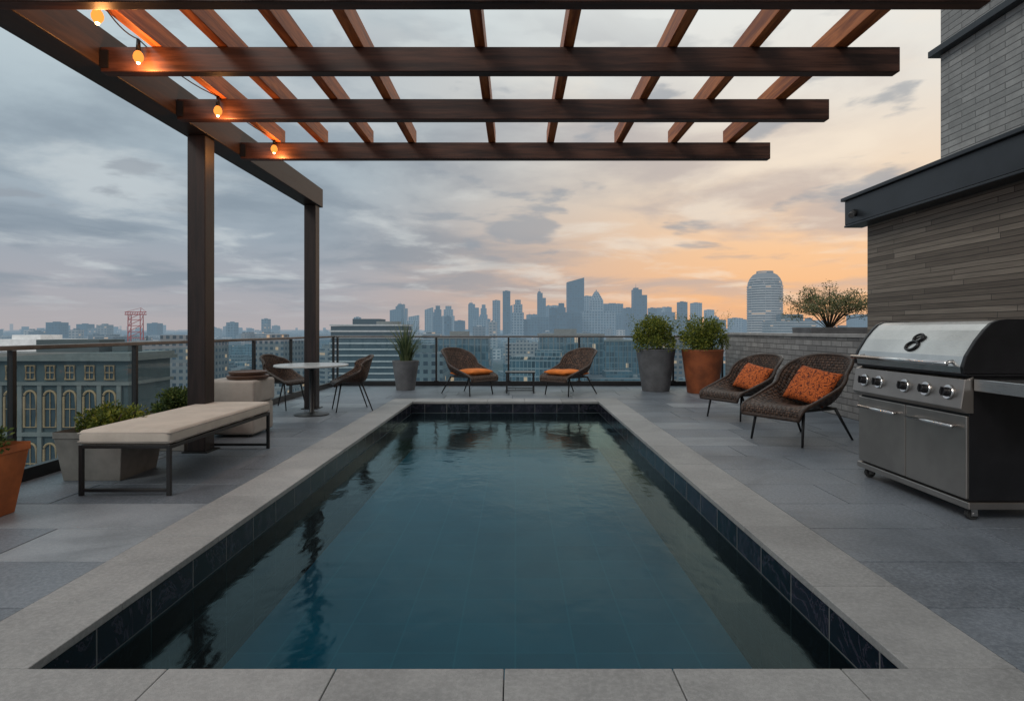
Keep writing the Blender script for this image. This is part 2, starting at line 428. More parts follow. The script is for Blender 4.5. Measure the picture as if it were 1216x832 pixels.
def ob(name, bm, m, parent=None, smooth=False, bevel=0, loc=None, solid=0, autos=False):
    me = bpy.data.meshes.new(name)
    bmesh.ops.recalc_face_normals(bm, faces=bm.faces)
    bm.to_mesh(me); bm.free()
    me.materials.append(m)
    if smooth:
        for p in me.polygons: p.use_smooth = True
    o = bpy.data.objects.new(name, me); COL.objects.link(o)
    if parent: o.parent = parent
    if loc: o.location = loc
    if solid:
        s = o.modifiers.new('s', 'SOLIDIFY'); s.thickness = solid; s.offset = 0
    if bevel:
        b = o.modifiers.new('b', 'BEVEL'); b.width = bevel; b.segments = 2; b.limit_method = 'ANGLE'; b.angle_limit = rad(40)
    return o
def tag(o, label, cat, group=None):
    o['label'] = label; o['category'] = cat
    if group: o['group'] = group
    return o
def thing(name, label, cat, loc=(0, 0, 0), rz=0, group=None):
    e = bpy.data.objects.new(name, None); e.empty_display_size = 0.1
    COL.objects.link(e); e.location = loc; e.rotation_euler = (0, 0, rz)
    return tag(e, label, cat, group)
def struct(o): o['kind'] = 'structure'; return o
def copy_thing(root, loc, rz, label=None):
    n = root.copy(); COL.objects.link(n); n.location = loc; n.rotation_euler = (0, 0, rz)
    if label: n['label'] = label
    for c in [x for x in root.children]:
        k = c.copy(); COL.objects.link(k); k.parent = n
        for cc in [x for x in c.children]:
            kk = cc.copy(); COL.objects.link(kk); kk.parent = k
    return n
B = bmesh.new

# ------------------------------------------------------------------ deck, pool
PX0, PX1, PY0, PY1 = -1.87, 1.51, 2.293, 10.84
CX0, CX1, CY0, CY1 = -2.30, 1.93, 1.80, 11.36
RX = -4.25; BY = 13.97; WX = 4.93
def slabs(bm, x0, x1, y0, y1, dy, lmin, lmax, z=0.0, gap=0.008, zt=0.03):
    y = y0
    while y < y1-1e-4:
        ye = min(y+dy, y1)
        if y1-ye < 0.12: ye = y1
        x = x0; first = True
        while x < x1-1e-4:
            L = R.uniform(lmin, lmax)
            if first: L *= R.uniform(0.45, 1); first = False
            xe = min(x+L, x1)
            if x1-xe < 0.2: xe = x1
            h = z+R.uniform(-0.001, 0.001)
            box(bm, x+gap/2, xe-gap/2, y+gap/2, ye-gap/2, h-zt, h)
            x = xe
        y = ye
bm = B()
slabs(bm, RX-0.1, CX0, 0.0, CY1, 0.56, 0.9, 1.35)
slabs(bm, CX1, WX, 0.0, CY1, 0.56, 0.9, 1.35)
slabs(bm, RX-0.1, WX, CY1, BY+0.12, 0.56, 0.9, 1.35)
slabs(bm, RX-0.1, 8.0, -4.0, 0.0, 0.56, 0.9, 1.35)
slabs(bm, WX+0.22, 8.5, 8.4, BY+0.12, 0.56, 0.9, 1.35)
slabs(bm, CX0, CX1, 0.0, CY0, 0.6, 0.9, 1.35)
struct(ob('deck', bm, M['slate'], bevel=0.002))
bm = B()
for (a, b, c, d) in ((RX-0.1, CX0+0.35, -4.0, BY+0.12), (CX1-0.35, 8.5, -4, BY+0.12), (CX0+0.35, CX1-0.35, -4, CY0+0.4), (CX0+0.35, CX1-0.35, CY1-0.45, BY+0.12)):
    box(bm, a, b, c, d, -0.19, -0.012)
struct(ob('deck_base', bm, M['grout']))
bm = B()
def run(x0, x1, y0, y1, axis, L, off=0.0):
    a, b = (y0, y1) if axis == 'y' else (x0, x1)
    p = a; first = True
    while p < b-1e-4:
        e = min(p+(L*off if first and off else L), b); first = False
        if b-e < 0.15: e = b
        g = 0.002; z = 0.004+R.uniform(-0.0005, 0.0005)
        if axis == 'y': box(bm, x0+g, x1-g, p+g, e-g, -0.035, z)
        else: box(bm, p+g, e-g, y0+g, y1-g, -0.035, z)
        p = e
run(CX0, PX0, PY0, CY1, 'y', 0.92, 0.6)
run(PX1, CX1, PY0, CY1, 'y', 0.92, 0.8)
run(CX0, CX1, CY0, PY0, 'x', 0.645, 0.5)
run(PX0, PX1, PY1, CY1, 'x', 0.68)
struct(ob('pool_coping', bm, M['coping'], bevel=0.004))
ZF = -0.86
bm = B()
T = 0.2
box(bm, PX0-T, PX0-0.006, PY0-T, PY1+T, ZF-0.1, -0.037)
box(bm, PX1+0.006, PX1+T, PY0-T, PY1+T, ZF-0.1, -0.037)
box(bm, PX0-0.006, PX1+0.006, PY0-T, PY0-0.006, ZF-0.1, -0.037)
box(bm, PX0-0.006, PX1+0.006, PY1+0.006, PY1+T, ZF-0.1, -0.037)
struct(ob('pool_wall', bm, M['pooltile']))
bm = B(); box(bm, PX0-0.005, PX1+0.005, PY0-0.005, PY1+0.005, ZF-0.08, ZF)
struct(ob('pool_floor', bm, M['poolfloor']))
bm = B()
vs = [bm.verts.new(p) for p in ((PX0-0.004, PY0-0.004, -0.2), (PX1+0.004, PY0-0.004, -0.2), (PX1+0.004, PY1+0.004, -0.2), (PX0-0.004, PY1+0.004, -0.2))]
bm.faces.new(vs)
struct(ob('water', bm, M['water']))

bm = B()
box(bm, RX-0.12, 12, -8, BY+0.14, -55, -1.2)
box(bm, RX-0.14, RX-0.10, -4, BY+0.16, -1.2, -0.01)
box(bm, RX-0.10, 8.5, BY+0.12, BY+0.16, -1.2, -0.01)
tag(ob('apartment_building', bm, M['fac0']), 'grey building block carrying the roof terrace', 'building')

# ------------------------------------------------------------------ railing
def railing(name, p0, p1, posts, label):
    p0 = Vector(p0); p1 = Vector(p1); L = (p1-p0).length; d = (p1-p0).normalized()
    e = thing(name, label, 'railing', p0, math.atan2(d.y, d.x))
    bm = B(); box(bm, 0, L, -0.03, 0.03, 1.13, 1.17); ob('handrail', bm, M['railm'], e, bevel=0.006)
    bm = B(); box(bm, 0, L, -0.035, 0.035, 0.0, 0.11); ob('base_channel', bm, M['black'], e, bevel=0.004)
    for q in posts:
        bm = B(); box(bm, q-0.02, q+0.02, -0.024, 0.024, 0.112, 1.128)
        box(bm, q-0.05, q+0.05, -0.045, 0.045, 0.112, 0.125)
        ob('post', bm, M['black'], e)
    for a, b in zip(posts, posts[1:]):
        bm = B(); bm.faces.new([bm.verts.new(p) for p in ((a+0.03, 0, 0.10), (b-0.03, 0, 0.10), (b-0.03, 0, 1.08), (a+0.03, 0, 1.08))])
        ob('glass_panel', bm, M['glass'], e)
    return e
lp = [-1.5, 0.2, 1.85, 3.45, 5.04, 6.67, 8.2, 9.7, 11.3, 12.6, BY-0.03]
railing('glass_railing', (RX, -2, 0), (RX, BY+0.03, 0), [y+2 for y in lp], 'dark framed glass railing along the side of the terrace')
railing('glass_railing', (RX+0.04, BY, 0), (WX-0.02, BY, 0), [0.05, 2.36, 4.05, 5.70, 7.9, 9.05], 'dark framed glass railing facing the city skyline')

# ------------------------------------------------------------------ pergola
pg = thing('pergola', 'dark wooden pergola with open rafters over the pool', 'pergola', (0, 0, 0))
for y in (6.35, 9.86):
    bm = B(); box(bm, -3.49, -3.30, y, y+0.20, 0.012, 3.375)
    o = ob('post', bm, M['post'], pg, bevel=0.006)
    bm = B(); box(bm, -3.53, -3.26, y-0.04, y+0.24, 0.0, 0.012); ob('foot_plate', bm, M['black'], o)
bm = B(); box(bm, -3.54, -3.27, 0.6, 10.15, 3.378, 3.69); ob('side_beam', bm, M['beamy'], pg, bevel=0.008)
for y, xe in ((2.55, 2.95), (3.70, 2.95), (4.70, 3.03), (5.76, 3.03), (7.09, 3.03)):
    bm = B(); box(bm, -3.268, xe, y, y+0.10, 3.335, 3.53); ob('cross_beam', bm, M['beamx'], pg, bevel=0.006)
for x in (-2.83, -2.31, -1.76, -1.24, -0.28, 0.42, 1.24, 1.89, 2.57):
    hw = 0.042 if x < 2.5 else 0.055
    bm = B(); box(bm, x-hw, x+hw, 2.4, 7.24, 3.534, 3.71); ob('rafter', bm, M['rafter'], pg, bevel=0.005)
for y in (3.70, 4.70, 5.76, 7.09):
    bm = B(); box(bm, -3.266, -3.20, y-0.012, y-0.002, 3.36, 3.50)
    ob('bracket', bm, M['black'], pg)

sl = thing('string_light', 'warm glowing festoon bulbs hung along the pergola', 'string lights', (0, 0, 0))
bp = [(-2.80, 4.0, 3.41), (-2.93, 4.64, 3.43), (-2.84, 5.70, 3.40), (-2.84, 7.03, 3.44)]
pts = []
anch = [(-2.95, 2.5, 3.50)]+[(x, y, z+0.13) for x, y, z in bp]
for a, b in zip(anch, anch[1:]):
    for k in range(8):
        u = k/8; v = Vector(a).lerp(Vector(b), u); v.z -= 0.05*4*u*(1-u); pts.append(v)
pts.append(Vector(anch[-1]))
bm = B(); tube(bm, pts, 0.005, 6); ob('cable', bm, M['black'], sl)
for x, y, z in bp:
    bm = B(); cyl(bm, (x, y, z+0.035), (x, y, z+0.125), 0.018, 0.014, 12); s = ob('bulb_socket', bm, M['black'], sl, True)
    bm = B(); lathe(bm, [(0.004, -0.055), (0.022, -0.048), (0.036, -0.025), (0.038, -0.005), (0.030, 0.02), (0.017, 0.036)], (x, y, z), 16)
    bo = ob('bulb', bm, M['bulb'], sl, True)
    bm = B(); lathe(bm, [(0.003, -0.068), (0.012, -0.062), (0.014, -0.052)], (x, y, z), 12)
    ob('bulb_tip', bm, M['filament'], bo, True)
    l = bpy.data.lights.new('bulb_glow', 'POINT'); l.energy = 10.0; l.color = (1.0, 0.40, 0.12); l.shadow_soft_size = 0.04
    lo = bpy.data.objects.new('bulb_glow', l); COL.objects.link(lo); lo.location = (x+0.05, y-0.02, z-0.10); lo.parent = sl

# ------------------------------------------------------------------ right side buildings
nb = thing('terrace_house', 'timber clad building with dark metal fascia and grey brick upper storey', 'building', (0, 0, 0))
bm = B(); box(bm, WX, 12, -6, 8.36, 0.0, 2.79); ob('wall', bm, M['cladding'], nb)
bm = B(); box(bm, 4.70, 12, -6, 8.52, 2.792, 3.13); box(bm, 4.66, 12, -6, 8.56, 3.132, 3.18)
box(bm, 4.70, 4.96, -6, 8.54, 2.76, 2.79)
ob('fascia', bm, M['fascia'], nb, bevel=0.006)
bm = B(); box(bm, 5.30, 12, -6, 7.44, 3.182, 9.0); ob('upper_wall', bm, M['brickup'], nb)
bm = B(); box(bm, 5.20, 12.02, -6, 7.53, 4.72, 4.80); ob('ledge', bm, M['fascia'], nb, bevel=0.005)
wl = thing('spot_lamp', 'small round black spot lamp on the metal fascia', 'lamp', (4.69, 8.25, 2.92))
bm = B(); cyl(bm, (0.008, 0, 0), (-0.04, 0, 0), 0.05, 0.05, 20); ob('lamp_base', bm, M['black'], wl, bevel=0.004)
bm = B(); cyl(bm, (-0.02, -0.01, 0.0), (-0.09, -0.07, -0.05), 0.036, 0.042, 20); o = ob('lamp_head', bm, M['railm'], wl, bevel=0.004)
bw = thing('parapet_wall', 'low grey brick parapet wall with stone cap', 'wall', (0, 0, 0))
bm = B(); box(bm, WX, WX+0.2, 8.36, BY+0.05, 0, 1.19); ob('brickwork', bm, M['brickwall'], bw)
bm = B(); box(bm, WX-0.03, WX+0.23, 8.362, BY+0.08, 1.192, 1.245); ob('cap', bm, M['capstone'], bw, bevel=0.006)

# ------------------------------------------------------------------ foliage
def leaves(bm, centres, n, size, spread, flat=1.0, zmin=-1e9):
    for _ in range(n):
        c, r = R.choice(centres)
        d = Vector((R.gauss(0, 1), R.gauss(0, 1), R.gauss(0, 1)*flat)); d.normalize()
        rr = r*(R.random()**0.45)
        p = Vector(c)+Vector((d.x*rr, d.y*rr, d.z*rr))*spread
        if p.z < zmin: continue
        s = size*R.uniform(0.6, 1.3)
        dr = (d+Vector((R.gauss(0, .6), R.gauss(0, .6), R.gauss(0.35, .6)))).normalized()
        sd = dr.cross(Vector((R.gauss(0, 1), R.gauss(0, 1), R.gauss(0, 1)))).normalized()
        nn = dr.cross(sd)*0.12*s
        vs = [bm.verts.new(q) for q in (p, p+dr*s*0.5+sd*s*0.27+nn, p+dr*s, p+dr*s*0.5-sd*s*0.27+nn)]
        bm.faces.new(vs)
def shrub_clumps(cx, cy, z0, rx, ry, h, n, r):
    out = []
    for _ in range(n):
        th = R.uniform(0, 2*math.pi); q = R.random()**0.5; zz = R.uniform(0.12, 1.0)
        k = math.sqrt(max(0.08, 1-(zz*0.92)**2.2))
        out.append(((cx+rx*q*k*math.cos(th), cy+ry*q*k*math.sin(th), z0+h*zz*R.uniform(0.8, 1.0)), r*R.uniform(0.6, 1.25)))
    return out
def round_pot(e, rb, rt, h, m):
    bm = B(); lathe(bm, [(rb*0.97, 0), (rb, 0.015), (rt*0.985, h-0.03), (rt, h-0.02), (rt, h), (rt-0.035, h), (rt-0.05, h-0.06)], seg=40)
    ob('planter', bm, m, e, True, bevel=0.003)
    bm = B(); lathe(bm, [(rt-0.052, h-0.075), (rt-0.053, h-0.05)], seg=28); ob('soil', bm, M['soil'], e)
def square_pot(e, ax, ay, bx, by, h, m):
    bm = B(); frustum(bm, (-ax, ax, -ay, ay), (-bx, bx, -by, by), 0, h)
    top = [f_ for f_ in bm.faces if all(v.co.z > h-1e-4 for v in f_.verts)][0]
    r = bmesh.ops.inset_individual(bm, faces=[top], thickness=0.03)
    bmesh.ops.translate(bm, verts=top.verts, vec=(0, 0, -0.06))
    ob('planter', bm, m, e, bevel=0.006)
    bm = B(); box(bm, -bx+0.04, bx-0.04, -by+0.04, by-0.04, h-0.075, h-0.05); ob('soil', bm, M['soil'], e)
def stems(e, z0, z1, r, n=9):
    bm = B()
    for _ in range(n):
        th = R.uniform(0, 6.28); a = R.uniform(0, r*0.25); b = R.uniform(r*0.4, r)
        tube(bm, [(a*math.cos(th), a*math.sin(th), z0), ((a+b)/2*math.cos(th), (a+b)/2*math.sin(th), (z0+z1)/2+0.05), (b*math.cos(th), b*math.sin(th), z1)], 0.007, 5)
    ob('stems', bm, M['stem'], e)
def rshrub(loc, label, pot, h, rx, sh, leafm, n=8500, size=0.046):
    e = thing('potted_shrub', label, 'potted plant', loc)
    pot(e)
    stems(e, h-0.06, h+sh*0.55, rx*0.6)
    bm = B(); cl = shrub_clumps(0, 0, h-0.02, rx, rx, sh, 54, 0.14); leaves(bm, cl, n, size, 1.0, 0.9, h-0.03)
    for _ in range(70):
        th = R.uniform(0, 6.28); q = R.random()**0.5*rx
        p = Vector((q*math.cos(th), q*math.sin(th), h+sh*R.uniform(0.5, 0.88))); d = Vector((math.cos(th)*R.uniform(.3, 1), math.sin(th)*R.uniform(.3, 1), 1)).normalized()
        for k in range(10):
            s = size*0.8; a = p+d*0.024*k; sd = Vector((R.gauss(0, 1), R.gauss(0, 1), R.gauss(0, .5))).normalized()
            bm.faces.new([bm.verts.new(x) for x in (a, a+sd*s*.5+d*s*.25, a+sd*s+d*s*.3, a+sd*s*.5-d*s*.1)])
    ob('foliage', bm, leafm, e)
    return e
rshrub((3.02, 12.85, 0), 'feathery green shrub in tall round grey planter', lambda e: round_pot(e, 0.29, 0.42, 0.90, M['greypot']), 0.90, 0.52, 0.68, M['leafa'])
rshrub((3.90, 12.45, 0), 'green shrub in tall round burnt orange planter', lambda e: round_pot(e, 0.31, 0.43, 0.90, M['terrad']), 0.90, 0.52, 0.68, M['leafa'])
e = thing('potted_grass', 'spiky grey green plant in tall grey planter', 'potted plant', (-2.40, 13.05, 0))
round_pot(e, 0.20, 0.29, 0.64, M['greypot'])
def blades(e, n, L, z0, w, m, rr=0.1):
    bm = B()
    for _ in range(n):
        th = R.uniform(0, 6.28); tilt = R.random()**0.8*1.15; l = L*R.uniform(0.65, 1.1)
        dh = Vector((math.cos(th), math.sin(th), 0)); p = dh*R.uniform(0, rr)+Vector((0, 0, z0)); sd = Vector((-dh.y, dh.x, 0))
        prev = None; a = tilt*0.35; N = 7
        for k in range(N+1):
            ww = w*(1-(k/N)**1.5)*0.5+0.0008
            cur = (bm.verts.new(p-sd*ww), bm.verts.new(p+sd*ww))
            if prev: bm.faces.new((prev[0], prev[1], cur[1], cur[0]))
            prev = cur
            p = p+(dh*math.sin(a)+Vector((0, 0, math.cos(a))))*(l/N); a += tilt*0.16*(1+k*0.25)
    ob('foliage', bm, m, e)
blades(e, 150, 0.95, 0.58, 0.030, M['blade'], 0.13)

def low_planter(loc, label, m, bx, by, h, sh, rx, ry, leafm, n, rz=0, taper=0.82):
    e = thing('potted_shrub', label, 'potted plant', loc, rz)
    square_pot(e, bx*taper, by*taper, bx, by, h, m)
    bm = B(); cl = shrub_clumps(0, 0, h-0.04, rx, ry, sh, 40, 0.085); leaves(bm, cl, n, 0.034, 1.0, 0.8, h-0.05)
    ob('foliage', bm, leafm, e)
    bm = B(); cen = Vector((0, 0, h-0.07))
    for _ in range(14):
        x = R.uniform(-rx, rx)*0.6; y = R.uniform(-ry, ry)*0.6
        tube(bm, [cen, (x*0.8, y*0.8, h+sh*0.3), (x*1.3, y*1.3, h+sh*0.7)], 0.004, 5)
    ob('stems', bm, M['stem'], e)
    return e
low_planter((-3.66, 5.42, 0), 'low green shrub in tapered taupe box planter', M['taupepot'], 0.30, 0.32, 0.43, 0.19, 0.27, 0.30, M['leafa'], 6000)
low_planter((-3.76, 6.72, 0), 'low green shrub in tapered taupe box planter beside a post', M['taupepot'], 0.24, 0.36, 0.42, 0.22, 0.23, 0.34, M['leafb'], 6000)
low_planter((-3.81, 4.05, 0), 'green shrub in tapered rusty orange planter', M['terra'], 0.29, 0.29, 0.50, 0.17, 0.26, 0.26, M['leafb'], 5600, 0, 0.78)

e = thing('potted_shrub', 'wide airy pale green shrub in tall grey box planter', 'potted plant', (6.25, 11.9, 0))
square_pot(e, 0.50, 0.35, 0.55, 0.40, 1.36, M['greypot'])
bm = B(); cl = []
for k in range(52):
    th = R.uniform(0, 6.28); q = R.uniform(0.15, 0.98)**0.7; zt = 1.36+0.95*R.uniform(0.5, 1.0)*(1-0.34*q*q)
    a = (0, 0, 1.3); b = (q*0.4*math.cos(th), q*0.25*math.sin(th), 1.36+(zt-1.36)*0.5); c = (q*math.cos(th)*0.92, q*0.6*math.sin(th), zt-0.1)
    tube(bm, [a, b, c], 0.007, 5)
    cl.append((c, 0.14)); cl.append((Vector(b).lerp(Vector(c), 0.6), 0.11))
ob('stems', bm, M['stem'], e)
bm = B(); leaves(bm, cl, 9000, 0.034, 1.0, 0.5); ob('foliage', bm, M['leafc'], e)

# ------------------------------------------------------------------ seating
def cr(P, t):
    n = len(P)-1; x = t*n; i = min(int(x), n-1); u = x-i
    p0 = P[max(i-1, 0)]; p1 = P[i]; p2 = P[i+1]; p3 = P[min(i+2, n)]
    return [0.5*((2*b)+(-a+c)*u+(2*a-5*b+4*c-d)*u*u+(-a+3*b-3*c+d)*u**3) for a, b, c, d in zip(p0, p1, p2, p3)]
def shell_chair(name, label, ctrl, legs, leg_r, group, seatz):
    e = thing(name, label, 'chair', (0, 0, 0), 0, group)
    def fn(u, v):
        y, z, w, ri, wr = cr(ctrl, v); s = u*2-1
        return (s*w, y-wr*abs(s)**2.2, z+ri*abs(s)**3)
    bm = B(); surf(bm, fn, 24, 40); ob('seat_shell', bm, M['rattan'], e, True, solid=0.028)
    bm = B()
    loop = [fn(0, k/30) for k in range(31)]+[fn(k/12, 1) for k in range(1, 12)]+[fn(1, 1-k/30) for k in range(31)]+[fn(1-k/12, 0) for k in range(1, 12)]
    tube(bm, loop, 0.022, 8, True); ob('rim', bm, M['rattanrim'], e, True)
    for a, b in legs:
        bm = B(); cyl(bm, a, b, leg_r, leg_r*0.65, 10); ob('leg', bm, M['black'], e, True)
    bm = B(); xs = [l[0] for l in legs]
    for i, j in ((0, 1), (2, 3), (0, 2), (1, 3)):
        tube(bm, [xs[i], xs[j]], leg_r*0.8, 8)
    ob('under_frame', bm, M['black'], e)
    return e
LC = [(-.52, .29, .34, 0, 0), (-.48, .385, .36, .0, 0), (-.16, .375, .38, .12, 0), (.12, .35, .39, .24, .02), (.28, .41, .40, .26, .10), (.40, .58, .39, .15, .18), (.50, .77, .37, .04, .17), (.56, .92, .31, -.05, .10)]
LL = [((-.28, -.36, .365), (-.31, -.42, 0)), ((.28, -.36, .365), (.31, -.42, 0)), ((-.26, .22, .355), (-.31, .46, 0)), ((.26, .22, .355), (.31, .46, 0))]
DC = [(-.27, .42, .24, 0, 0), (-.24, .455, .26, 0, 0), (-.05, .45, .28, .10, 0), (.14, .445, .30, .20, .03), (.24, .50, .31, .21, .10), (.29, .64, .30, .11, .15), (.33, .78, .27, .02, .13), (.36, .88, .21, -.05, .07)]
DL = [((-.20, -.17, .44), (-.25, -.25, 0)), ((.20, -.17, .44), (.25, -.25, 0)), ((-.19, .16, .44), (-.25, .32, 0)), ((.19, .16, .44), (.25, .32, 0))]
lc1 = shell_chair('lounge_chair', 'brown rattan lounge chair with orange seat cushion facing a side table', LC, LL, 0.018, 'rattan lounge chairs', 0.4)
lc1.location = (-0.98, 12.25, 0); lc1.rotation_euler = (0, 0, rad(46))
lc2 = copy_thing(lc1, (1.12, 12.15, 0), rad(-46))
lc3 = copy_thing(lc1, (3.42, 8.95, 0), rad(-62), 'brown rattan lounge chair with orange pillow beside the parapet')
lc4 = copy_thing(lc1, (3.40, 7.12, 0), rad(-60), 'brown rattan lounge chair with patterned orange pillow')
lc4.scale = (1.08, 1.08, 1.08)
dc1 = shell_chair('dining_chair', 'brown rattan dining chair beside the round table', DC, DL, 0.014, 'rattan dining chairs', 0.45)
dc1.location = (-2.70, 9.75, 0); dc1.rotation_euler = (0, 0, rad(-66))
dc2 = copy_thing(dc1, (-3.86, 9.95, 0), rad(72))

def pillow(name, label, w, h, th, m, mw):
    bm = B(); N = 18
    for sgn in (1, -1):
        def fn(u, v):
            a = u*2-1; b = v*2-1
            k = 1-0.07*(1-abs(a)**2)*abs(b)**3; k2 = 1-0.07*(1-abs(b)**2)*abs(a)**3
            z = th/2*((1-abs(a)**3.2)*(1-abs(b)**3.2))**0.55*(1+0.10*math.sin(5*a+2*b))
            return (a*w/2*k2, b*h/2*k, sgn*z)
        surf(bm, fn, N, N)
    bmesh.ops.remove_doubles(bm, verts=bm.verts, dist=0.0005)
    o = ob(name, bm, m, None, True); o.matrix_world = mw
    return tag(o, label, 'cushion')
bpy.context.view_layer.update()
for c in (lc1, lc2):
    mw = c.matrix_world @ Matrix.Translation((0, -0.12, 0.445)) @ Matrix.Rotation(rad(-3), 4, 'X')
    pillow('seat_cushion', 'flat orange seat cushion on a rattan lounge chair', 0.62, 0.72, 0.14, M['orange'], mw)
for c, m_, lb in ((lc3, 'orangepat', 'orange pillow leaning on a rattan lounge chair'), (lc4, 'orangepat', 'patterned orange pillow leaning on a rattan lounge chair')):
    mw = c.matrix_world @ Matrix.Translation((0.02, 0.17, 0.585)) @ Matrix.Rotation(rad(55), 4, 'X') @ Matrix.Rotation(rad(-10), 4, 'Z')
    pillow('throw_pillow', lb, 0.54, 0.45, 0.17, M[m_], mw)

e = thing('side_table', 'small black metal side table between lounge chairs', 'table', (0.10, 12.55, 0))
bm = B()
for sx in (-1, 1):
    for sy in (-1, 1): box(bm, sx*0.28-0.014, sx*0.28+0.014, sy*0.22-0.014, sy*0.22+0.014, 0, 0.41)
for sy in (-1, 1): box(bm, -0.266, 0.266, sy*0.22-0.010, sy*0.22+0.010, 0.05, 0.07)
for sx in (-1, 1): box(bm, sx*0.28-0.010, sx*0.28+0.010, -0.206, 0.206, 0.05, 0.07)
ob('frame', bm, M['black'], e)
bm = B(); box(bm, -0.31, 0.31, -0.25, 0.25, 0.412, 0.435); ob('table_top', bm, M['castiron'], e, bevel=0.004)

e = thing('round_table', 'round pale topped table with black pedestal', 'table', (-3.14, 9.20, 0))
bm = B(); lathe(bm, [(0.535, 0.742), (0.55, 0.75), (0.55, 0.768), (0.54, 0.775)], seg=56); ob('table_top', bm, M['tabletop'], e)
bm = B(); lathe(bm, [(0.26, 0.0), (0.26, 0.012), (0.06, 0.03), (0.035, 0.06), (0.035, 0.68), (0.12, 0.735), (0.12, 0.742)], seg=32); ob('pedestal', bm, M['black'], e, True, bevel=0.002)

e = thing('daybed', 'backless daybed with beige cushion on black metal frame', 'daybed', (-3.07, 5.64, 0))
bm = B(); hx = 0.345; hy = 0.94; tt = 0.015
for sy in (-1, 1):
    y = sy*hy
    for sx in (-1, 1): box(bm, sx*hx-tt, sx*hx+tt, y-tt, y+tt, 0.0, 0.40)
    box(bm, -hx+tt, hx-tt, y-tt, y+tt, 0.03, 0.055)
    box(bm, -hx+tt, hx-tt, y-tt, y+tt, 0.372, 0.399)
for sx in (-1, 1): box(bm, sx*hx-tt, sx*hx+tt, -hy+tt, hy-tt, 0.368, 0.397)
ob('frame', bm, M['black'], e, bevel=0.002)
bm = B(); nseg = 7
for k in range(nseg): box(bm, -hx+tt, hx-tt, -0.84+k*0.27, -0.84+k*0.27+0.06, 0.375, 0.39)
ob('slat_base', bm, M['black'], e)
bm = B(); cw = hx+0.02; ch = hy+0.02
box(bm, -cw, cw, -ch, ch, 0.402, 0.515)
o = ob('cushion', bm, M['fabric'], e, True); b = o.modifiers.new('b', 'BEVEL'); b.width = 0.034; b.segments = 5
bm = B()
for z in (0.425, 0.491):
    q = -0.003
    tube(bm, [(-cw-q, -ch-q, z), (cw+q, -ch-q, z), (cw+q, ch+q, z), (-cw-q, ch+q, z)], 0.0055, 6, True)
ob('piping', bm, M['fabric2'], e, True)
e = thing('ottoman', 'square stone coloured upholstered ottoman of two stacked blocks', 'ottoman', (-3.47, 7.53, 0))
for z0, z1, s in ((0.03, 0.40, 0.30), (0.405, 0.69, 0.315)):
    bm = B(); box(bm, -s, s, -s, s, z0, z1)
    o = ob('block', bm, M['fabric2'], e, True); b = o.modifiers.new('b', 'BEVEL'); b.width = 0.035; b.segments = 5
for sx in (-1, 1):
    for sy in (-1, 1):
        bm = B(); cyl(bm, (sx*0.24, sy*0.24, 0), (sx*0.24, sy*0.24, 0.035), 0.02); ob('foot', bm, M['black'], e)
e = thing('serving_tray', 'round dark wooden tray stack on the ottoman', 'tray', (-3.36, 7.50, 0.69))
bm = B(); lathe(bm, [(0.21, 0), (0.24, 0.01), (0.25, 0.045), (0.24, 0.05), (0.20, 0.05)], seg=40); ob('lower_tray', bm, M['woodbowl'], e, True, bevel=0.002)
bm = B(); lathe(bm, [(0.17, 0.052), (0.215, 0.06), (0.225, 0.095), (0.215, 0.10), (0.20, 0.085)], seg=40); ob('upper_tray', bm, M['woodbowl'], e, True, bevel=0.002)

# ------------------------------------------------------------------ gas grill (front faces -x)
g = thing('gas_grill', 'stainless steel gas grill with closed hood, cabinet doors and casters', 'grill', (3.08, 4.05, 0))
W = 1.30; Dp = 0.60
bm = B(); box(bm, 0.012, Dp, 0.02, W-0.02, 0.135, 0.985); ob('cabinet', bm, M['castiron'], g, bevel=0.004)
bm = B(); box(bm, -0.012, Dp+0.01, -0.01, W+0.01, 0.085, 0.133); ob('base_rail', bm, M['steeld'], g, bevel=0.006)
for y0, y1 in ((0.015, 0.645), (0.655, 1.285)):
    bm = B(); box(bm, -0.012, 0.010, y0, y1, 0.150, 0.715); d = ob('door', bm, M['steeld'], g, bevel=0.006)
    bm = B(); tube(bm, [(-0.055, y0+0.07, 0.635), (-0.055, y1-0.07, 0.635)], 0.013, 14)
    for yy in (y0+0.10, y1-0.10): cyl(bm, (-0.013, yy, 0.635), (-0.055, yy, 0.635), 0.009)
    ob('handle', bm, M['chrome'], d, True)
bm = B(); extr(bm, [(-0.020, 0.735), (-0.060, 0.765), (-0.030, 0.965), (0.03, 0.985), (0.03, 0.735)], 0.0, W)
cp = ob('control_panel', bm, M['steeld'], g, bevel=0.004)
nx = Vector((-0.989, 0, 0.148))
for y in (0.13, 0.36, 0.60, 0.93, 1.13):
    c = Vector((-0.046, y, 0.868))
    bm = B(); cyl(bm, c, c+nx*0.014, 0.054, 0.050, 28); kb = ob('knob_bezel', bm, M['chrome'], g, bevel=0.003)
    bm = B(); cyl(bm, c+nx*0.012, c+nx*0.050, 0.034, 0.029, 24)
    box(bm, c.x-0.060, c.x-0.045, y-0.004, y+0.004, c.z-0.022, c.z+0.038)
    ob('knob', bm, M['castiron'], g, bevel=0.003)
prof = [(-0.035, 1.005), (-0.04, 1.05), (-0.015, 1.12), (0.05, 1.225), (0.11, 1.30), (0.155, 1.343), (0.20, 1.363), (0.26, 1.370), (Dp, 1.370), (Dp, 1.005)]
bm = B(); extr(bm, prof, 0.03, W-0.03); hood = ob('hood', bm, M['steel'], g, bevel=0.004)
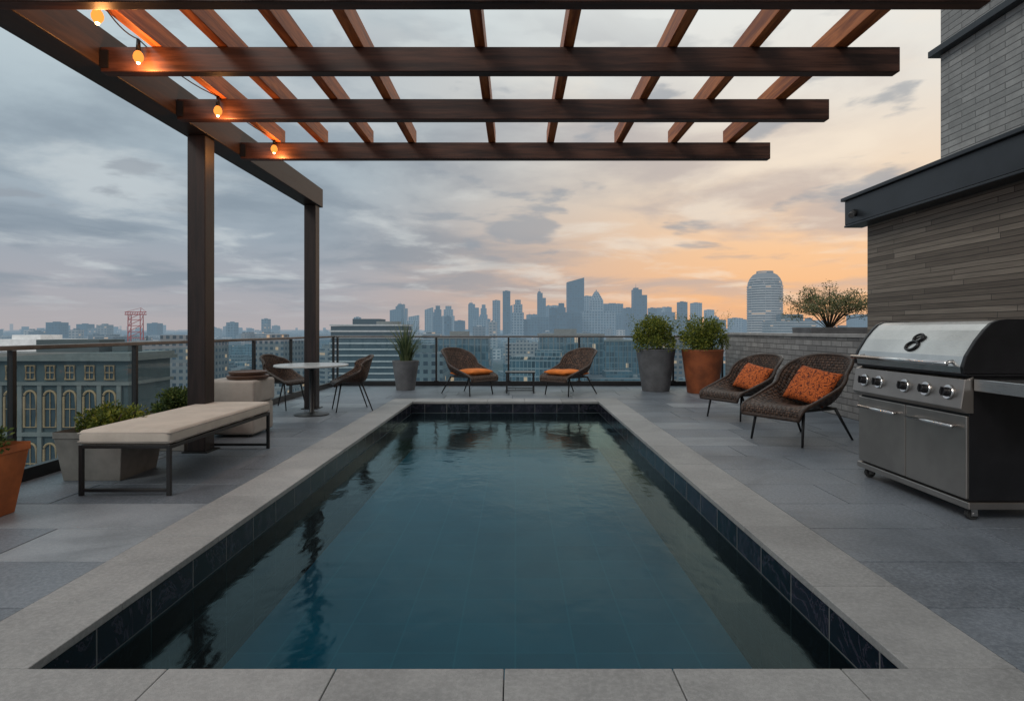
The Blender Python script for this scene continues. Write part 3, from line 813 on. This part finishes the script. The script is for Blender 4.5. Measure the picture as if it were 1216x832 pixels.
for y0, y1 in ((-0.004, 0.028), (W-0.028, W+0.004)):
    bm = B(); extr(bm, [(x-0.006 if x < 0.2 else x, z+(0.006 if z > 1.1 else 0)) for x, z in prof], y0, y1); ob('hood_end', bm, M['castiron'], hood, bevel=0.004)
bm = B(); tube(bm, [(-0.105, 0.07, 1.07), (-0.105, W-0.07, 1.07)], 0.016, 16)
for yy in (0.12, W-0.12): tube(bm, [(-0.02, yy, 1.085), (-0.105, yy, 1.07)], 0.012, 10)
ob('handle', bm, M['chrome'], hood, True)
bm = B(); box(bm, -0.02, Dp, 0.0, W, 0.988, 1.002); ob('hood_seam', bm, M['castiron'], g)
tg = Vector((0.527, 0, 0.85)); nn = Vector((-0.85, 0, 0.527)); yy = Vector((0, -1, 0)); c0 = Vector((0.038, 0.60, 1.207))+nn*0.007
def ring(bm, c, ra, rb, r, tilt=0.0):
    pts = []
    for k in range(36):
        th = 2*math.pi*k/36; a = ra*math.cos(th); b = rb*math.sin(th)
        pts.append(c+yy*(a*math.cos(tilt)-b*math.sin(tilt))+tg*(a*math.sin(tilt)+b*math.cos(tilt)))
    tube(bm, pts, r, 8, True)
bm = B(); up = (tg+yy*0.38).normalized()
ring(bm, c0+up*0.038, 0.050, 0.032, 0.0095, 0.2); ring(bm, c0-up*0.038, 0.062, 0.038, 0.0095, 0.2)
ob('emblem', bm, M['castiron'], hood, True)
bm = B(); box(bm, 0.03, Dp-0.03, -0.50, -0.012, 0.905, 0.965); box(bm, 0.02, 0.03, -0.50, -0.012, 0.89, 0.972)
ob('side_shelf', bm, M['steel'], g, bevel=0.006)
bm = B(); box(bm, 0.05, Dp-0.03, W+0.012, W+0.06, 0.62, 0.965); ob('side_shelf', bm, M['steeld'], g, bevel=0.006)
for x, y in ((0.06, 0.06), (0.06, W-0.06), (Dp-0.06, 0.06), (Dp-0.06, W-0.06)):
    bm = B(); cyl(bm, (x, y-0.018, 0.042), (x, y+0.018, 0.042), 0.042, 0.042, 24); w_ = ob('caster', bm, M['rubber'], g, bevel=0.005)
    bm = B(); box(bm, x-0.022, x+0.022, y-0.028, y-0.021, 0.03, 0.09); box(bm, x-0.022, x+0.022, y+0.021, y+0.028, 0.03, 0.09)
    cyl(bm, (x, y-0.030, 0.042), (x, y+0.030, 0.042), 0.012, 0.012, 12)
    ob('caster_fork', bm, M['steel'], w_)

# ------------------------------------------------------------------ city
GZ = -55.0
bm = B(); S = 30000
bm.faces.new([bm.verts.new(p) for p in ((-S, -2000, GZ), (S, -2000, GZ), (S, S, GZ), (-S, S, GZ))])
struct(ob('ground', bm, M['ground']))

def bld(bm, w, d, h, style, cx=0.0, cy=0.0, z=0.0):
    def bx(x0, x1, y0, y1, a, b): box(bm, cx+x0, cx+x1, cy+y0, cy+y1, z+a, z+b)
    if style == 'slab' or style == 'plain':
        bx(-w/2, w/2, -d/2, d/2, 0, h)
        bx(-w/2-.3, w/2+.3, -d/2-.3, d/2+.3, h+0.01, h+0.8)
        bx(-w*.2, w*.15, -d*.2, d*.2, h+.8, h+3.8); bx(w*.22, w*.34, -d*.3, -d*.1, h+.8, h+2.4)
    elif style == 'step':
        bx(-w/2, w/2, -d/2, d/2, 0, h*.72); bx(-w*.38, w*.38, -d*.38, d*.38, h*.72, h*.9); bx(-w*.24, w*.24, -d*.24, d*.24, h*.9, h)
        cyl(bm, (cx, cy, z+h), (cx, cy, z+h+5), .4, .1, 6)
    elif style == 'notch':
        bx(-w/2, w*.12, -d/2, d/2, 0, h); bx(w*.12+.02, w/2, -d/2, d/2, 0, h*.9); bx(-w*.42, -w*.1, -d*.3, d*.3, h, h+7)
        cyl(bm, (cx-w*.25, cy, z+h+7), (cx-w*.25, cy, z+h+24), 1.0, .3, 6)
    elif style == 'wing':
        bx(-w/2, w*.1, -d/2, d/2, 0, h); bx(w*.1+.02, w/2, -d/2, d*.2, 0, h*.68)
        bx(-w*.4, -w*.1, -d*.2, d*.2, h, h+3.5); bx(w*.2, w*.4, -d*.3, 0, h*.68, h*.68+2.5)
    elif style == 'gable':
        bx(-w/2, w/2, -d/2, d/2, 0, h*.85)
        A = [bm.verts.new((cx+x, cy+y, z+h*.85)) for x, y in ((-w/2-.5, -d/2-.5), (w/2+.5, -d/2-.5), (w/2+.5, d/2+.5), (-w/2-.5, d/2+.5))]
        r1 = bm.verts.new((cx-w*.3, cy, z+h)); r2 = bm.verts.new((cx+w*.3, cy, z+h))
        bm.faces.new((A[0], A[1], r2, r1)); bm.faces.new((A[2], A[3], r1, r2)); bm.faces.new((A[1], A[2], r2)); bm.faces.new((A[3], A[0], r1))
        bx(w*.1, w*.16, -d*.2, -d*.12, h*.9, h*1.06)
    elif style == 'round':
        lathe(bm, [(w/2, 0), (w/2, h), (w*.42, h+.5), (w*.42, h+3)], (cx, cy, z), 24)
    elif style == 'slant':
        A = [(-w/2, -d/2, h*.93), (w/2, -d/2, h), (w/2, d/2, h), (-w/2, d/2, h*.93)]
        lo = [bm.verts.new((cx+x, cy+y, z)) for x, y, _ in A]; hi = [bm.verts.new((cx+x, cy+y, z+q)) for x, y, q in A]
        bm.faces.new(hi); bm.faces.new(lo[::-1])
        for i in range(4): j = (i+1) % 4; bm.faces.new((lo[i], lo[j], hi[j], hi[i]))
    elif style == 'taper':
        frustum(bm, (cx-w/2, cx+w/2, cy-d/2, cy+d/2), (cx-w*.42, cx+w*.42, cy-d*.42, cy+d*.42), z, z+h*.8)
        frustum(bm, (cx-w*.42, cx+w*.42, cy-d*.42, cy+d*.42), (cx-w*.12, cx+w*.12, cy-d*.12, cy+d*.12), z+h*.8, z+h*.96)
        cyl(bm, (cx, cy, z+h*.96), (cx, cy, z+h), w*.06, w*.02, 6)
LAB = {'slab': 'flat roofed city block with rooftop plant room', 'step': 'stepped city block with roof mast', 'wing': 'city block with a lower side wing', 'notch': 'hazy skyscraper with notched top and antenna',
       'gable': 'older city house with pitched roof', 'round': 'round city tower block in haze', 'slant': 'hazy glass skyscraper with slanted roof', 'taper': 'hazy skyscraper with a tapering crown', 'plain': 'hazy flat topped glass skyscraper'}
def reserved(x, y):
    a = x/y
    if y < 110 and -1.0 < a < -0.55: return True
    if y < 240 and a < -0.62: return True
    if y < 420 and -0.36 < a < -0.15: return True
    return False
cnt = 0
cells = []
y = 120.0
while y < 1050:
    stp = 46 if y < 560 else 60
    x = -1.02*y
    while x < 0.5*y:
        cells.append((x+R.uniform(-6, 6), y+R.uniform(-8, 8), stp)); x += stp
    y += stp
cells.sort(key=lambda c: c[1])
for (x, y, stp) in cells:
    if cnt >= 290: break
    if y < 100 or reserved(x, y): continue
    if R.random() < 0.06: continue
    st = R.choices(['slab', 'wing', 'step', 'gable', 'round'], [5, 3, 1.6, 3, 0.5])[0]
    w = R.uniform(20, stp*0.85); d = R.uniform(18, stp*0.8); h = R.uniform(12, 32)
    if st == 'gable': h = R.uniform(9, 18); w = R.uniform(14, 24); d = R.uniform(12, 18)
    if R.random() < 0.20 and y > 260: h = R.uniform(34, 51)
    if st == 'round': w = R.uniform(16, 24)
    if y < 260: h = min(h, 30)
    bm = B(); bld(bm, w, d, h, st)
    o = ob('city_building', bm, M[R.choice(['fac0', 'fac1', 'fac2'] if st != 'gable' else ['fac0'])], None, False, 0, (x, y, GZ))
    o.rotation_euler = (0, 0, R.choice([0, 0, 0.25, -0.2]))
    tag(o, LAB[st], 'building', 'city buildings below the terrace'); cnt += 1
bm = B(); y = 900.0
while y < 11000:
    st = 50+ (y-900)*0.024
    x = -1.02*y
    while x < 0.72*y:
        if R.random() < 0.85 and (y > 1060 or (x/y) > 0.55):
            w = R.uniform(.3, .8)*st; d = R.uniform(.3, .7)*st; h = R.uniform(8, 32)*(1+y/9000)
            if R.random() < 0.08: h *= R.uniform(1.5, 2.4); w = R.uniform(16, 28); d = w
            cx = x+R.uniform(-st, st)*.3; cy = y+R.uniform(-st, st)*.3
            box(bm, cx-w/2, cx+w/2, cy-d/2, cy+d/2, GZ, GZ+h)
            if y < 3500: box(bm, cx-w*.2, cx+w*.2, cy-d*.2, cy+d*.2, GZ+h, GZ+h+3)
        x += st
    y += st
o = ob('distant_city', bm, M['facfar']); tag(o, 'far off low rise city fading into haze', 'city'); o['kind'] = 'stuff'

SKY = [(585, 594, 357, 'plain'), (597, 606, 346, 'plain'), (608, 622, 356, 'step'), (625, 634, 374, 'plain'), (638, 648, 348, 'notch'),
       (652, 661, 366, 'plain'), (660, 673, 360, 'step'), (673, 693, 330, 'slant'), (691, 703, 352, 'plain'), (699, 717, 344, 'taper'),
       (716, 739, 361, 'slab'), (740, 752, 366, 'plain'), (751, 767, 344, 'notch'), (770, 779, 366, 'plain'), (785, 800, 371, 'slab'),
       (805, 815, 359, 'plain'), (821, 832, 360, 'plain'), (505, 514, 365, 'slant'), (515, 525, 363, 'step'), (562, 578, 379, 'slab'),
       (540, 552, 381, 'plain'), (483, 497, 381, 'slab'), (445, 456, 380, 'plain'), (838, 860, 380, 'slab'), (866, 880, 378, 'plain'),
       (312, 320, 379, 'plain'), (271, 281, 383, 'slab'), (178, 190, 384, 'slab'), (60, 76, 383, 'slab'), (95, 108, 385, 'plain'),
       (960, 980, 381, 'slab'), (1008, 1030, 374, 'plain'), (630, 655, 377, 'slab'), (655, 690, 372, 'slab'), (690, 730, 370, 'slab'), (730, 770, 374, 'slab'),
       (528, 536, 376, 'plain'), (610, 640, 380, 'slab'), (770, 820, 381, 'slab'), (421, 428, 377, 'plain')]
SK2 = []
for k in range(44):
    a = R.gauss(700, 95) if k < 34 else R.uniform(380, 880)
    wd = R.uniform(6, 15); SK2.append((a, a+wd, R.uniform(361, 381), R.choice(['plain', 'step', 'slab', 'slant', 'notch', 'plain'])))
for i, (a, b, yt, st) in enumerate(SKY+SK2):
    dist = (2500 if i < len(SKY) else 3300)+R.uniform(-350, 350)
    x0 = (a-612)/709*dist; x1 = (b-612)/709*dist; h = (392-yt)/709*dist+1.3-GZ
    w = x1-x0
    bm = B(); bld(bm, w, min(w, 45), h, st)
    o = ob('skyscraper', bm, M['facsky'], None, False, 0, ((x0+x1)/2, dist, GZ))
    tag(o, LAB[st], 'skyscraper', 'skyscrapers on the horizon')

e = thing('round_tower', 'pale round residential tower with domed stepped crown', 'building', (376, 900, GZ))
bm = B(); lathe(bm, [(25, 0), (25, 121), (24, 128), (21.5, 134), (17, 139.5), (12, 142), (11.9, 145)], seg=36); ob('shaft', bm, M['fac1'], e)
bm = B()
for k in range(34):
    z = 6+k*3.6
    if z < 122: lathe(bm, [(25.8, z), (25.8, z+0.9)], seg=36)
ob('balcony_bands', bm, M['wht'], e)
e = thing('hotel_block', 'low pale banded block beside the round tower', 'building', (400, 860, GZ))
bm = B(); box(bm, -38, 26, -15, 15, 0, 70); box(bm, -20, 10, -10, 10, 70, 79); ob('wall', bm, M['fac1'], e)
bm = B()
for k in range(18): box(bm, -38.6, 26.6, -15.6, 15.6, 4+k*3.7, 4.9+k*3.7)
ob('balcony_bands', bm, M['wht'], e)

e = thing('office_building', 'wide flat roofed office with white floor bands', 'building', (-86, 360, GZ))
bm = B(); box(bm, -21, 21, -14, 14, 0, 58.6); box(bm, -10, 6, -8, 8, 59.6, 63); ob('wall', bm, M['dglass'], e)
bm = B()
for k in range(17): box(bm, -21.6, 21.6, -14.6, 14.6, 2.8+k*3.5, 3.7+k*3.5)
ob('floor_bands', bm, M['wht'], e)
bm = B(); lathe(bm, [(9, 59.7), (9, 61.5)], (8, 0, 0), 24); ob('helipad', bm, M['cream'], e)

for (x, yy_, w, d, top, lb) in ((-26, 300, 26, 24, -2.8, 'dark glass office block with thin white mullions'), (30, 330, 34, 26, -1.6, 'wide dark glass office block with rooftop plant'), (72, 420, 30, 26, -6.5, 'dark glass office block with stepped roof')):
    e = thing('glass_office', lb, 'building', (x, yy_, GZ)); H = top-GZ
    bm = B(); box(bm, -w/2, w/2, -d/2, d/2, 0, H); ob('wall', bm, M['fac2'], e)
    bm = B(); box(bm, -w/2-.4, w/2+.4, -d/2-.4, d/2+.4, H+.01, H+1.0); box(bm, -w*.25, w*.1, -4, 4, H+1, H+3.6); ob('roof', bm, M['cream'], e)
    bm = B()
    for k in range(int(w/3)): box(bm, -w/2+1.2+k*3, -w/2+1.5+k*3, -d/2-.35, -d/2-.01, 0, H)
    ob('mullions', bm, M['cream'], e)

e = thing('ornate_building', 'teal grey period building with tall arched windows', 'building', (-56, 78, GZ))
H = -1.5-GZ
bm = B(); box(bm, -8, 8, -4, 5, 0, H-1.0); ob('wall', bm, M['teal'], e)
bm = B(); box(bm, -8.7, 8.7, -4.7, 5.6, H-0.98, H-0.5); box(bm, -8.4, 8.4, -4.4, 5.4, H-0.5, H); box(bm, -8.35, 8.35, -4.35, 5.3, H-4.0, H-3.6); box(bm, -8.35, 8.35, -4.35, 5.3, H-10.3, H-9.8)
box(bm, -8.3, 8.3, -4.3, 5.3, H-17.2, H-16.7); ob('cornice', bm, M['cream'], e)
bm = B(); box(bm, -5, 3, -2, 3, H, H+1.6); box(bm, 4, 6, -1, 2, H, H+1.1); ob('roof_room', bm, M['teal'], e)
bm = B()
for k in range(7): box(bm, -7.75+k*2.45-.22, -7.75+k*2.45+.22+0.1, -4.28, -4.01, 0, H-4.02)
ob('pilasters', bm, M['cream'], e)
def arch_pts(w, z0, z1, n=10):
    r = w/2; return [(-r, z0), (-r, z1-r)]+[(-r*math.cos(math.pi*k/n), z1-r+r*math.sin(math.pi*k/n)) for k in range(1, n)]+[(r, z1-r), (r, z0)]
def window(cx, z0, z1, w, arch):
    P = arch_pts(w, z0, z1) if arch else [(-w/2, z0), (-w/2, z1), (w/2, z1), (w/2, z0)]
    bm = B(); A = [bm.verts.new((cx+x, -4.03, z)) for x, z in P]; Bk = [bm.verts.new((cx+x, -3.8, z)) for x, z in P]
    bm.faces.new(A); bm.faces.new(Bk[::-1])
    for i in range(len(P)): j = (i+1) % len(P); bm.faces.new((A[i], Bk[i], Bk[j], A[j]))
    o = ob('window', bm, M['dglass'], e)
    bm = B(); tube(bm, [(cx+x, -4.10, z) for x, z in P], 0.14, 6, True)
    cyl(bm, (cx, -4.1, z0), (cx, -4.1, z1-.05), .06, .06, 6); cyl(bm, (cx-w/2, -4.1, (z0+z1)/2), (cx+w/2, -4.1, (z0+z1)/2), .06, .06, 6)
    ob('frame', bm, M['gold'], o)
for k in range(6):
    cx = -6.5+k*2.45
    window(cx, H-3.3, H-1.6, 1.1, False); window(cx, H-9.2, H-4.7, 1.5, True); window(cx, H-16.2, H-11.2, 1.5, True); window(cx, H-23, H-18.4, 1.5, False)
e = thing('white_building', 'white colonnaded building with stepped roof', 'building', (-132, 170, GZ))
H = -3.6-GZ
bm = B(); box(bm, -15, 16, -8, 8, 0, H); box(bm, -12, 6, -6, 6, H, H+2.4); box(bm, -8, 0, -4, 4, H+2.4, H+3.6); ob('wall', bm, M['brightwhite'], e)
bm = B()
for k in range(13): box(bm, -14.2+k*2.4, -12.8+k*2.4, -8.12, -8.01, H-5.2, H-1.4); box(bm, -14.2+k*2.4, -12.8+k*2.4, -8.12, -8.01, H-11, H-7.2)
ob('windows', bm, M['dglass'], e)
bm = B(); box(bm, -15.5, 16.5, -8.5, 8.5, H-.8, H-.2); box(bm, -15.3, 16.3, -8.3, 8.3, H-6.4, H-5.9); ob('cornice', bm, M['brightwhite'], e)
e = thing('gantry_crane', 'red lattice gantry crane above city roofs', 'crane', (-318, 500, GZ))
bm = B()
top = 72.0
for sx in (-5, 5):
    for sy in (-2, 2): cyl(bm, (sx*1.2, sy, 0), (sx, sy, top-3), .45, .35, 6)
    for k in range(int(top//6)-1):
        z = 4+k*6; cyl(bm, (sx*1.1, -2, z), (sx*1.1, 2, z+6), .22, .22, 5)
for k in range(4):
    z = 50+k*5; cyl(bm, (-5.2, -2, z), (5.2, -2, z+5), .28, .28, 5); cyl(bm, (5.2, -2, z), (-5.2, -2, z), .28, .28, 5)
ob('tower', bm, M['cranered'], e)
bm = B(); cyl(bm, (-9, 0, top-2.5), (9, 0, top-2.5), .5, .5, 6); cyl(bm, (-9, 0, top-.5), (9, 0, top-.5), .4, .4, 6)
for k in range(9): cyl(bm, (-9+k*2, 0, top-2.5), (-8+k*2, 0, top-.5), .22, .22, 5)
cyl(bm, (4, 0, top-.5), (4.5, 0, top+3), .3, .2, 5); cyl(bm, (4.5, 0, top+3), (9, 0, top-.5), .15, .15, 5); cyl(bm, (4.5, 0, top+3), (-9, 0, top-.5), .15, .15, 5)
ob('jib', bm, M['cranered'], e)

# ------------------------------------------------------------------ world
w = bpy.data.worlds.new('World'); scene.world = w; w.use_nodes = True
t = NT(w.node_tree)
d = t.tc('Generated'); x, y, z = t.sep(d)
zc = t.m('MAXIMUM', z, 0.0)
cool = t.ramp(zc, [(0.0, lin('#b0aaac')), (0.06, lin('#a8a9b0')), (0.14, lin('#9ba7b2')), (0.28, lin('#abbac3')), (0.42, lin('#c6d4d9')), (0.55, lin('#e2ecec')), (1.0, lin('#cdd8df'))])
warm = t.ramp(zc, [(0.0, lin('#e4ae88')), (0.05, lin('#fabe88')), (0.12, lin('#fac99a')), (0.22, lin('#f1dac0')), (0.34, lin('#e8e2d8')), (0.5, lin('#eaedea')), (1.0, lin('#d6dee3'))])
az = t.m('ARCTAN2', x, y)
wf = t.sm(az, -0.38, 0.46)
back = t.sm(t.m('ABSOLUTE', az), 1.4, 2.2)
base = t.mix(wf, cool, warm)
base = t.mix(back, base, lin('#d2d8de'))
den = t.m('ADD', zc, 0.10)
cv = t.comb(t.m('DIVIDE', x, den), t.m('DIVIDE', y, den), 3.7)
n1 = t.noise(cv, 0.75, 8, 0.55, 0.35); n2 = t.noise(t.comb(t.m('DIVIDE', x, den), t.m('DIVIDE', y, den), 9.2), 1.3, 7, 0.56, 0.25)
cl1 = t.sm(n1, 0.43, 0.62)
cc = t.mix(wf, lin('#808e9b'), lin('#bdb0ab'))
lowfade = t.sm(zc, 0.0, 0.09)
topfade = t.sm(zc, 0.60, 0.34)
base = t.mix(t.m('MULTIPLY', t.m('MULTIPLY', cl1, 0.72), t.m('MULTIPLY', lowfade, topfade)), base, cc)
base = t.mix(t.m('MULTIPLY', t.m('MULTIPLY', t.sm(n2, 0.50, 0.68), 0.55), lowfade), base, t.mix(wf, lin('#d0d7d9'), lin('#f8e9d5')))
n3 = t.noise(t.comb(t.m('MULTIPLY', az, 5.0), t.m('MULTIPLY', zc, 17), 1.3), 1.15, 5, 0.5, 0.2)
pf = t.m('MULTIPLY', t.sm(n3, 0.55, 0.64), t.m('MULTIPLY', t.sm(zc, 0.08, 0.14), t.sm(zc, 0.5, 0.34)))
base = t.mix(t.m('MULTIPLY', pf, 0.66), base, lin('#939ba4'))
ns = t.n('ShaderNodeTexSky', sky_type='NISHITA'); ns.sun_disc = False
ns.sun_elevation = rad(35); ns.sun_rotation = rad(215)
bg = t.n('ShaderNodeBackground'); t.put(bg.inputs[0], base); bg.inputs[1].default_value = 1.0
bg2 = t.n('ShaderNodeBackground'); t.put(bg2.inputs[0], ns.outputs[0]); bg2.inputs[1].default_value = 0.001
ad = t.n('ShaderNodeAddShader'); t.put(ad.inputs[0], bg.outputs[0]); t.put(ad.inputs[1], bg2.outputs[0])
wo = t.n('ShaderNodeOutputWorld'); t.t.links.new(ad.outputs[0], wo.inputs[0])

s = bpy.data.lights.new('sun', 'SUN'); s.energy = 1.05; s.angle = rad(18); s.color = (1.0, 0.94, 0.86)
so = bpy.data.objects.new('sun', s); COL.objects.link(so)
A_, E_ = rad(215), rad(35)
sd = Vector((math.sin(A_)*math.cos(E_), math.cos(A_)*math.cos(E_), math.sin(E_)))
so.rotation_euler = sd.to_track_quat('Z', 'Y').to_euler()

cam = bpy.data.cameras.new('camera'); co = bpy.data.objects.new('camera', cam); COL.objects.link(co)
co.location = (0, 0, 1.3); co.rotation_euler = (rad(90), 0, 0)
cam.sensor_width = 36; cam.lens = 709/1216*36; cam.clip_start = 0.05; cam.clip_end = 60000
cam.shift_x = -4/1216; cam.shift_y = -24/1216
scene.camera = co
